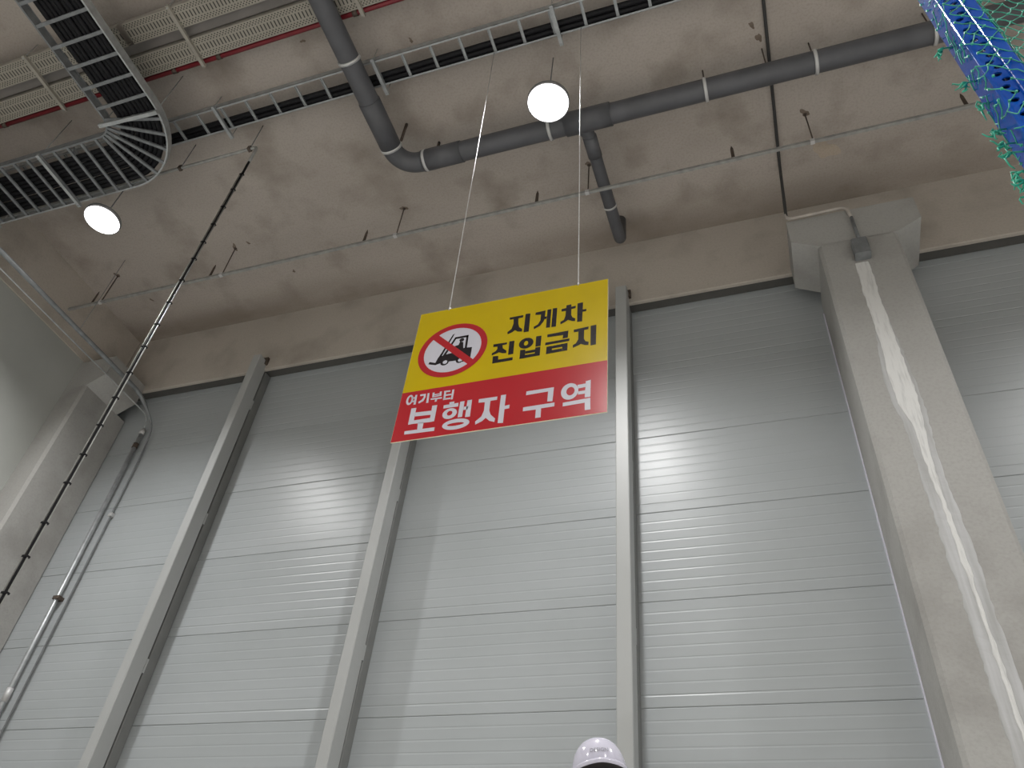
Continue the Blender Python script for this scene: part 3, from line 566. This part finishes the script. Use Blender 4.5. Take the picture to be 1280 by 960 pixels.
for x in (-6.5, -5.46): 
    MB().tube([(x, YC, 8.5), (x, YC, ZC)], 0.006, 6).build('hanger_rod', M['galvdark'], t, (x, YC, 8.5))
    MB().box(x-0.02, x+0.02, YC-0.028, YC+0.028, 8.472, 8.535).build('clip', M['rust'], t, (x, YC, 8.5))

# ------------------------------------------------------------------ pipes in the left corner
ZW = 7.5
t = thing('corner_conduit', 'grey conduit along the left wall bending down the panels as a thin line', 'conduit', (-8.65, 6.9, -H))
MB().tube(bend([(-8.86, -2, ZW), (-8.78, 6.55, ZW), (-8.66, 6.93, 7.15), (-8.65, 6.965, 6.7)], 0.18) + [(-8.65, 6.965, 5), (-8.65, 6.965, -H)], [0.032]*2+[0.03]*13+[0.018]*99, 10).build('conduit', M['galvdark'], t, (-8.7, 6.9, 6)) if False else None
pa_ = bend([(-8.86, -2, ZW), (-8.78, 6.55, ZW), (-8.66, 6.93, 7.15), (-8.65, 6.965, 6.7), (-8.65, 6.965, -H)], 0.17)
MB().tube(pa_, [0.033 if p.z > 7.3 else 0.013 for p in pa_], 10).build('conduit', M['galvdark'], t, (-8.7, 6.9, 6))
for y in (-1.0, 1.0, 5.2): MB().tube([(-8.83+y*0.008, y, ZW), (-8.83+y*0.008, y, ZC)], 0.004, 6).build('hanger_rod', M['galvdark'], t, (-8.8, y, ZW))
for z in (5.55, 2.2): MB().box(-8.68, -8.62, 6.94, 6.998, z, z+0.05).build('clip', M['strap'], t, (-8.65, 6.97, z))
t = thing('corner_pipe', 'thicker galvanised pipe standing against the panels in the left corner', 'pipe', (-8.83, 6.93, -H))
MB().tube([(-8.83, 6.94, 7.12), (-8.83, 6.94, -H)], 0.03, 14).build('pipe', M['galv'], t, (-8.83, 6.94, 0))
MB().tube([(-8.83, 6.94, 7.02), (-8.83, 6.94, 7.10)], 0.042, 14).build('coupling', M['strap'], t, (-8.83, 6.94, 7))
MB().tube([(-8.83, 6.94, 6.76), (-8.83, 6.94, 6.84)], 0.04, 14).build('coupling', M['rust'], t, (-8.83, 6.94, 6.8))
MB().tube([(-8.83, 6.94, 3.0), (-8.83, 6.94, 3.16)], 0.038, 14).build('coupling', M['strap'], t, (-8.83, 6.94, 3))
for z in (4.3, 2.55, 0.6): MB().box(-8.87, -8.77, 6.905, 6.998, z, z+0.045).build('bracket', M['rust'], t, (-8.8, 6.95, z))
pb_ = bend([(-9.12, -2, ZW), (-9.02, 6.1, ZW), (-8.84, 6.9, 7.35), (-8.83, 6.94, 7.1)], 0.12)
t = thing('wall_wire', 'thin bare wire running along the left wall below the grey conduit', 'wire', (-9.05, 3, ZW))
MB().tube(pb_, 0.011, 8).build('wire', M['galv'], t, (-9.05, 3, ZW))
for y in (-1.0, 2.4): MB().tube([(-9.10, y, ZW), (-9.10, y, ZC)], 0.003, 5).build('hanger_rod', M['galvdark'], t, (-9.1, y, ZW))

# ------------------------------------------------------------------ blue rack upright close to the camera, green net tied over it
XU, YU = 0.5265, 0.95; UW, UD = 0.060, 0.095
t = thing('rack_upright', 'glossy blue steel rack upright with punched holes at the upper right', 'rack', (XU, YU, -H))
TOP = 2.9
def wall_poly(P, z0, z1, th=0.0025):
    """bent sheet: open outline P thickened inwards"""
    m = MB(); n = len(P); Q = []
    for i, p in enumerate(P):
        a = Vector(P[max(i-1, 0)]); b = Vector(P[min(i+1, n-1)]); d = (b-a).normalized(); Q.append((p[0]-d.y*th, p[1]+d.x*th))
    return m.prism(P + Q[::-1], z0, z1)
def corner(c, a0, a1, r=0.006, n=4): return [(c[0]+r*math.cos(math.radians(a0+(a1-a0)*i/n)), c[1]+r*math.sin(math.radians(a0+(a1-a0)*i/n))) for i in range(n+1)]
x0, x1, xm = XU, XU+0.062, XU+0.034
wall_poly([(x0+0.012, YU+UD)] + corner((x0+0.006, YU+UD-0.006), 90, 180) + corner((x0+0.006, YU+0.006), 180, 270), -H, TOP).build('left_flange', M['blue'], t, (XU, YU, -H))
wall_poly(corner((xm+0.004, YU-0.004+0.006), 200, 270, 0.005) + corner((x1-0.006, YU-0.004+0.006), 270, 360) + [(x1, YU+UD)], -H, TOP).build('right_flange', M['blue'], t, (XU, YU, -H))
# punched front web: every cell is a square around an octagonal hole
m = MB(); cw = (xm-x0-0.006+0.003); pitch = 0.025; z = -H; yw = YU+0.002
xa, xb = x0+0.006, xm+0.002
while z < TOP-0.03:
    cxh = (xa+xb)/2 + (0.004 if int(round((z+H)/pitch)) % 2 else -0.004); cz = z+pitch/2; rr = 0.0078
    ang = [math.radians(22.5+45*k) for k in range(8)]
    inner = [(cxh+rr*math.cos(a), yw, cz+rr*math.sin(a)) for a in ang]
    hz = pitch/2
    outer = [(xb, yw, cz+hz*0.45), (cxh+0.004, yw, z+pitch), (cxh-0.004, yw, z+pitch), (xa, yw, cz+hz*0.45), (xa, yw, cz-hz*0.45), (cxh-0.004, yw, z), (cxh+0.004, yw, z), (xb, yw, cz-hz*0.45)]
    inner = [(cxh+rr*math.cos(math.radians(22.5+45*k)), yw, cz+rr*math.sin(math.radians(22.5+45*k))) for k in range(8)]
    cor = [(xb, yw, z+pitch), (xa, yw, z+pitch), (xa, yw, z), (xb, yw, z)]
    fs = [(k, (k+1) % 8, 8+(k+1) % 8, 8+k) for k in range(8)] + [(0, 16, 1), (2, 17, 3), (4, 18, 5), (6, 19, 7)]
    back = [(p[0], p[1]+0.003, p[2]) for p in inner]
    fs += [(8+k, 8+(k+1) % 8, 20+(k+1) % 8, 20+k) for k in range(8)]
    m.add(outer+inner+cor+back, fs); z += pitch
m.build('punched_web', M['blue'], t, (XU, YU, -H))
MB().box(x0+0.004, x1-0.004, YU+UD-0.004, YU+UD, -H, TOP).build('back_web', M['blue'], t, (XU, YU+UD, -H))
MB().box(x0-0.03, x1+0.03, YU-0.03, YU+UD+0.03, -H, -H+0.008).build('foot_plate', M['blue'], t, (XU, YU, -H))
t.rotation_euler = (0, 0, math.radians(-8)); 
# net: knotted diamond mesh going behind the upright, round its left edge and across its front
t = thing('safety_net', 'ragged green safety net tied over the blue rack upright', 'net', (XU, YU+0.1, 1.1))
wrap = [(1.30, 1.10), (0.95, 1.07), (0.72, 1.055), (0.62, 1.05), (0.57, 1.05), (0.535, 1.035), (0.525, 0.985), (0.517, 0.955), (0.524, 0.940), (0.556, 0.937), (0.590, 0.938), (0.602, 0.955), (0.61, 1.0)]
L_ = [0.0]
for a, b in zip(wrap, wrap[1:]): L_.append(L_[-1]+math.dist(a, b))
def on(s):
    s = max(0, min(s, L_[-1]-1e-6))
    for i in range(len(wrap)-1):
        if L_[i] <= s <= L_[i+1]:
            u = (s-L_[i])/(L_[i+1]-L_[i]); return (wrap[i][0]*(1-u)+wrap[i+1][0]*u, wrap[i][1]*(1-u)+wrap[i+1][1]*u)
net = MB(); cell = 0.038; NS = int(L_[-1]/cell*2)+1; NZ = 78; K = {}
rnd = random.Random(3)
for i in range(NS):
    for j in range(NZ):
        if (i+j) % 2: continue
        s = i*cell/2; z = 1.10 + j*cell*0.62 + 0.02*math.sin(s*9) + rnd.uniform(-0.006, 0.006)
        x, y = on(s+rnd.uniform(-0.005, 0.005)); K[(i, j)] = Vector((x, y+rnd.uniform(-0.002, 0.0015), z))
def keep(i, j):
    s = i*cell/2; return rnd.random() > (0.03 if s < L_[3] else (0.70 if s < L_[8] else 0.25))
for (i, j), p in K.items():
    for d in (1, -1):
        q = K.get((i+1, j+d))
        if q is not None and keep(i, j) and (q-p).length < 0.05:
            mid = (p+q)/2 + Vector((rnd.uniform(-.003, .003), rnd.uniform(-.002, .001), -0.003))
            net.tube([p, mid, q], 0.0013, 4, cap=False)
    if keep(i, j): net.box(p.x-.002, p.x+.002, p.y-.002, p.y+.002, p.z-.002, p.z+.002)
tag(net.build('mesh_twine', M['net'], t, (XU, YU+0.1, 1.1)), kind='stuff')
for k, (x, y, z) in enumerate(((0.506, 1.0, 1.80), (0.514, 1.0, 1.64), (0.517, 1.0, 1.55), (0.513, 1.0, 1.45), (0.512, 1.0, 1.40), (0.510, 1.0, 1.37), (0.508, 1.0, 1.31), (0.504, 0.99, 1.27), (0.50, 0.99, 1.23))):
    e = MB()
    for q in range(6):
        p = Vector((x, y, z)); pts = [p]
        for s_ in range(4): p = p + Vector((rnd.uniform(-.010, .007), rnd.uniform(-.006, .006), rnd.uniform(-.016, .008))); pts.append(p)
        e.tube(pts, [0.0026, 0.0024, 0.002, 0.0016, 0.001], 5)
    a = Vector((x, y, z)); e.tube([a, a+Vector((0.012, 0.005, 0.008)), a+Vector((0.03, 0.01, 0.012))], 0.0018, 5)
    e.build('frayed_end', M['net'], t, (x, y, z))

# ------------------------------------------------------------------ person in a white helmet, mostly below the picture
PX, PY = -0.700, 2.86; FZ = -H
def person():
    t = thing('person', 'person in a white hard hat seen only by the helmet at the bottom edge', 'person', (PX, PY, FZ))
    g = lambda x, y, z: (x, y, z)
    V = [((0,0,.95),.15),((0,0,1.08),.135),((0,-.005,1.25),.15),((0,.01,1.40),.13),((0,.016,1.51),.05),((0,-.004,1.595),.066),((0,-.012,1.665),.092),((0,-.008,1.745),.090),
         ((.16,.01,1.415),.07),((-.16,.01,1.415),.07),((.22,.02,1.18),.048),((-.22,.02,1.18),.048),((.24,-.03,.95),.036),((-.24,-.03,.95),.036),((.24,-.045,.88),.033),((-.24,-.045,.88),.033),
         ((.095,0,.88),.10),((-.095,0,.88),.10),((.11,-.01,.50),.062),((-.11,-.01,.50),.062),((.12,.02,.10),.043),((-.12,.02,.10),.043),((.13,-.06,.05),.045),((-.13,-.06,.05),.045),((.14,-.15,.035),.035),((-.14,-.15,.035),.035),
         ((0,-.108,1.665),.020),((0,-.122,1.645),.017)]
    E = [(0,1),(1,2),(2,3),(3,4),(4,5),(5,6),(6,7),(3,8),(3,9),(8,10),(9,11),(10,12),(11,13),(12,14),(13,15),(0,16),(0,17),(16,18),(17,19),(18,20),(19,21),(20,22),(21,23),(22,24),(23,25),(6,26),(26,27)]
    for s in (1, -1):
        wv = 14 if s == 1 else 15; base = V[wv][0]
        for f, (dy, ln, r) in enumerate(((-.030, .070, .0085), (-.010, .082, .009), (.010, .078, .0088), (.028, .062, .008))):
            o = len(V); c = (base[0], base[1]-0.005, base[2]-.02)
            V += [((c[0], c[1]+dy, c[2]-.045), .011), ((c[0]-s*.008, c[1]+dy*1.05-.006, c[2]-.045-ln*.55), r), ((c[0]-s*.022, c[1]+dy-.016, c[2]-.045-ln), r*.8)]
            E += [(wv, o), (o, o+1), (o+1, o+2)]
        o = len(V); V += [((base[0]-s*.005, base[1]-.04, base[2]-.03), .011), ((base[0]-s*.014, base[1]-.062, base[2]-.075), .009)]; E += [(wv, o), (o, o+1)]
    me = bpy.data.meshes.new('body'); me.from_pydata([v for v, r in V], E, [])
    ob = bpy.data.objects.new('body', me); S.collection.objects.link(ob)
    sk = ob.modifiers.new('skin', 'SKIN'); sk.use_smooth_shade = True
    for i, (v, r) in enumerate(V):
        d = me.skin_vertices[0].data[i]; d.radius = (r, r*(0.8 if i < 4 else 1)); d.use_root = (i == 0)
    ob.modifiers.new('sub', 'SUBSURF').levels = 3
    bpy.context.view_layer.update()
    dg = bpy.context.evaluated_depsgraph_get(); m2 = bpy.data.meshes.new_from_object(ob.evaluated_get(dg)); m2.name = 'body'
    ob.modifiers.clear(); ob.data = m2; m2.materials.clear()
    for n in ('skin', 'jacket', 'trouser', 'shoe'): m2.materials.append(M[n])
    for p in m2.polygons:
        z = p.center.z; ax = abs(p.center.x)
        p.material_index = 3 if z < .11 else (0 if z > 1.50 or (ax > .17 and z < .90) else (1 if z > .90 else 2))
        p.use_smooth = True
    ob.parent = t
    from mathutils.bvhtree import BVHTree
    bv = BVHTree.FromPolygons([v.co.copy() for v in m2.vertices], [tuple(p.vertices) for p in m2.polygons])
    def face_y(x, z):                               # front of the face at this place
        h = bv.ray_cast(Vector((x, -1, z)), Vector((0, 1, 0)))[0]; return h.y if h else -0.08
    for s in (1, -1):
        e = MB().lathe((0, 0, 0), [(0.0001, -.012), (.0085, -.0085), (.012, 0), (.0085, .0085), (.0001, .012)], 12)
        o = e.build('eye', M['eye'], t, (0, 0, 0)); o.location = (s*.031, face_y(s*.031, 1.682)+.006, 1.682)
        e = MB().lathe((0, 0, 0), [(0.0001, -.005), (.005, -.003), (.006, 0), (.005, .003), (.0001, .005)], 10)
        i_ = e.build('iris', M['liner'], o, (0, 0, 0)); i_.location = (0, -.0085, 0)
        e = MB().lathe((0, 0, 0), [(0.0001, -.03), (.012, -.02), (.016, 0), (.012, .02), (.0001, .03)], 12)
        o = e.build('ear', M['skin'], t, (0, 0, 0)); o.location = (s*.078, 0, 1.67)
    o = MB().box(-.024, .024, -.004, .004, -.004, .004).build('mouth', mat('lips', (.45, .2, .18)), t, (0, 0, 0)); o.location = (0, face_y(0, 1.608), 1.608)
    t.rotation_euler = (0, 0, math.radians(15))
    # helmet: a worn thing that is part of the clothing
    hz = 1.7195; hel = bpy.data.objects.new('helmet', None); S.collection.objects.link(hel); hel.parent = t; hel.location = (0, -.01, hz); hel.rotation_euler = (0, -0.10, 0)
    def part(name, m, vs, fs, sm=True):
        me = bpy.data.meshes.new(name); me.from_pydata(vs, [], fs); me.materials.append(m)
        me.polygons.foreach_set('use_smooth', [sm]*len(fs)); o = bpy.data.objects.new(name, me); S.collection.objects.link(o); o.parent = hel
        bm = bmesh.new(); bm.from_mesh(me); bmesh.ops.remove_doubles(bm, verts=bm.verts, dist=1e-5); bmesh.ops.recalc_face_normals(bm, faces=bm.faces); bm.to_mesh(me); bm.free(); return o
    n, k = 48, 14; vs = []
    for i in range(k+1):
        a = math.pi/2*i/k
        for j in range(n):
            b = 2*math.pi*j/n; rr = max(0, math.cos(a))**0.72 if a < 1.57 else 0
            vs.append((0.096*rr*math.cos(b), 0.114*rr*math.sin(b), 0.004+0.117*math.sin(a)**1.12))
    fs = [(i*n+j, i*n+(j+1) % n, (i+1)*n+(j+1) % n, (i+1)*n+j) for i in range(k) for j in range(n)]
    part('shell', M['helmet'], vs, fs)
    # rolled rim and peak
    vs = []; 
    for j in range(n):
        b = 2*math.pi*j/n; c, s_ = math.cos(b), math.sin(b); pk = max(0, -s_)**3*0.050
        drop = 0.0
        for (dr, dz) in ((0.0, 0.016), (0.006+pk, 0.010), (0.009+pk, 0.003), (0.007+pk, -0.005)):
            vs.append(((0.096+dr*abs(c))*c, (0.114+dr)*s_, dz))
    fs = [(j*4+q, ((j+1) % n)*4+q, ((j+1) % n)*4+q+1, j*4+q+1) for j in range(n) for q in range(3)]
    part('brim', M['helmet'], vs, fs)
    vs = []
    for j in range(n):
        b = 2*math.pi*j/n; cc, ss = math.cos(b), math.sin(b); pk = max(0, -ss)**3*0.050; dz = -0.0055
        vs += [((0.096+(0.006+pk)*abs(cc))*cc, (0.114+0.006+pk)*ss, dz), (0.07*cc, 0.08*ss, -0.006)]
    part('brim_underside', M['liner'], vs, [(j*2, ((j+1) % n)*2, ((j+1) % n)*2+1, j*2+1) for j in range(n)])
    vs = [(0.093*math.cos(2*math.pi*j/n), 0.111*math.sin(2*math.pi*j/n), -0.002) for j in range(n)] + [(0.090*math.cos(2*math.pi*j/n), 0.107*math.sin(2*math.pi*j/n), -0.03) for j in range(n)]
    part('liner', M['liner'], vs, [(j, (j+1) % n, n+(j+1) % n, n+j) for j in range(n)])
    # small grey lettering across the front of the shell
    cu = bpy.data.curves.new('lettering', 'FONT'); cu.body = 'DESIGN'; cu.size = 0.0195; cu.align_x = 'CENTER'; cu.extrude = 0.0004
    to = bpy.data.objects.new('lettering', cu); S.collection.objects.link(to); bpy.context.view_layer.update()
    lm = bpy.data.meshes.new_from_object(to.evaluated_get(bpy.context.evaluated_depsgraph_get())); bpy.data.objects.remove(to)
    for v in lm.vertices:
        x, y, z = v.co; th = x/0.090; zz = 0.050+y; a = math.asin(min(1, ((zz-0.004)/0.117)**(1/1.12))); rr = math.cos(a)**0.72
        v.co = (0.096*rr*math.sin(th)*1.012, -0.114*rr*math.cos(th)*1.008-0.001-z, zz)
    lm.materials.clear(); lm.materials.append(M['mark'])
    lo = bpy.data.objects.new('lettering', lm); S.collection.objects.link(lo); lo.parent = hel
person()
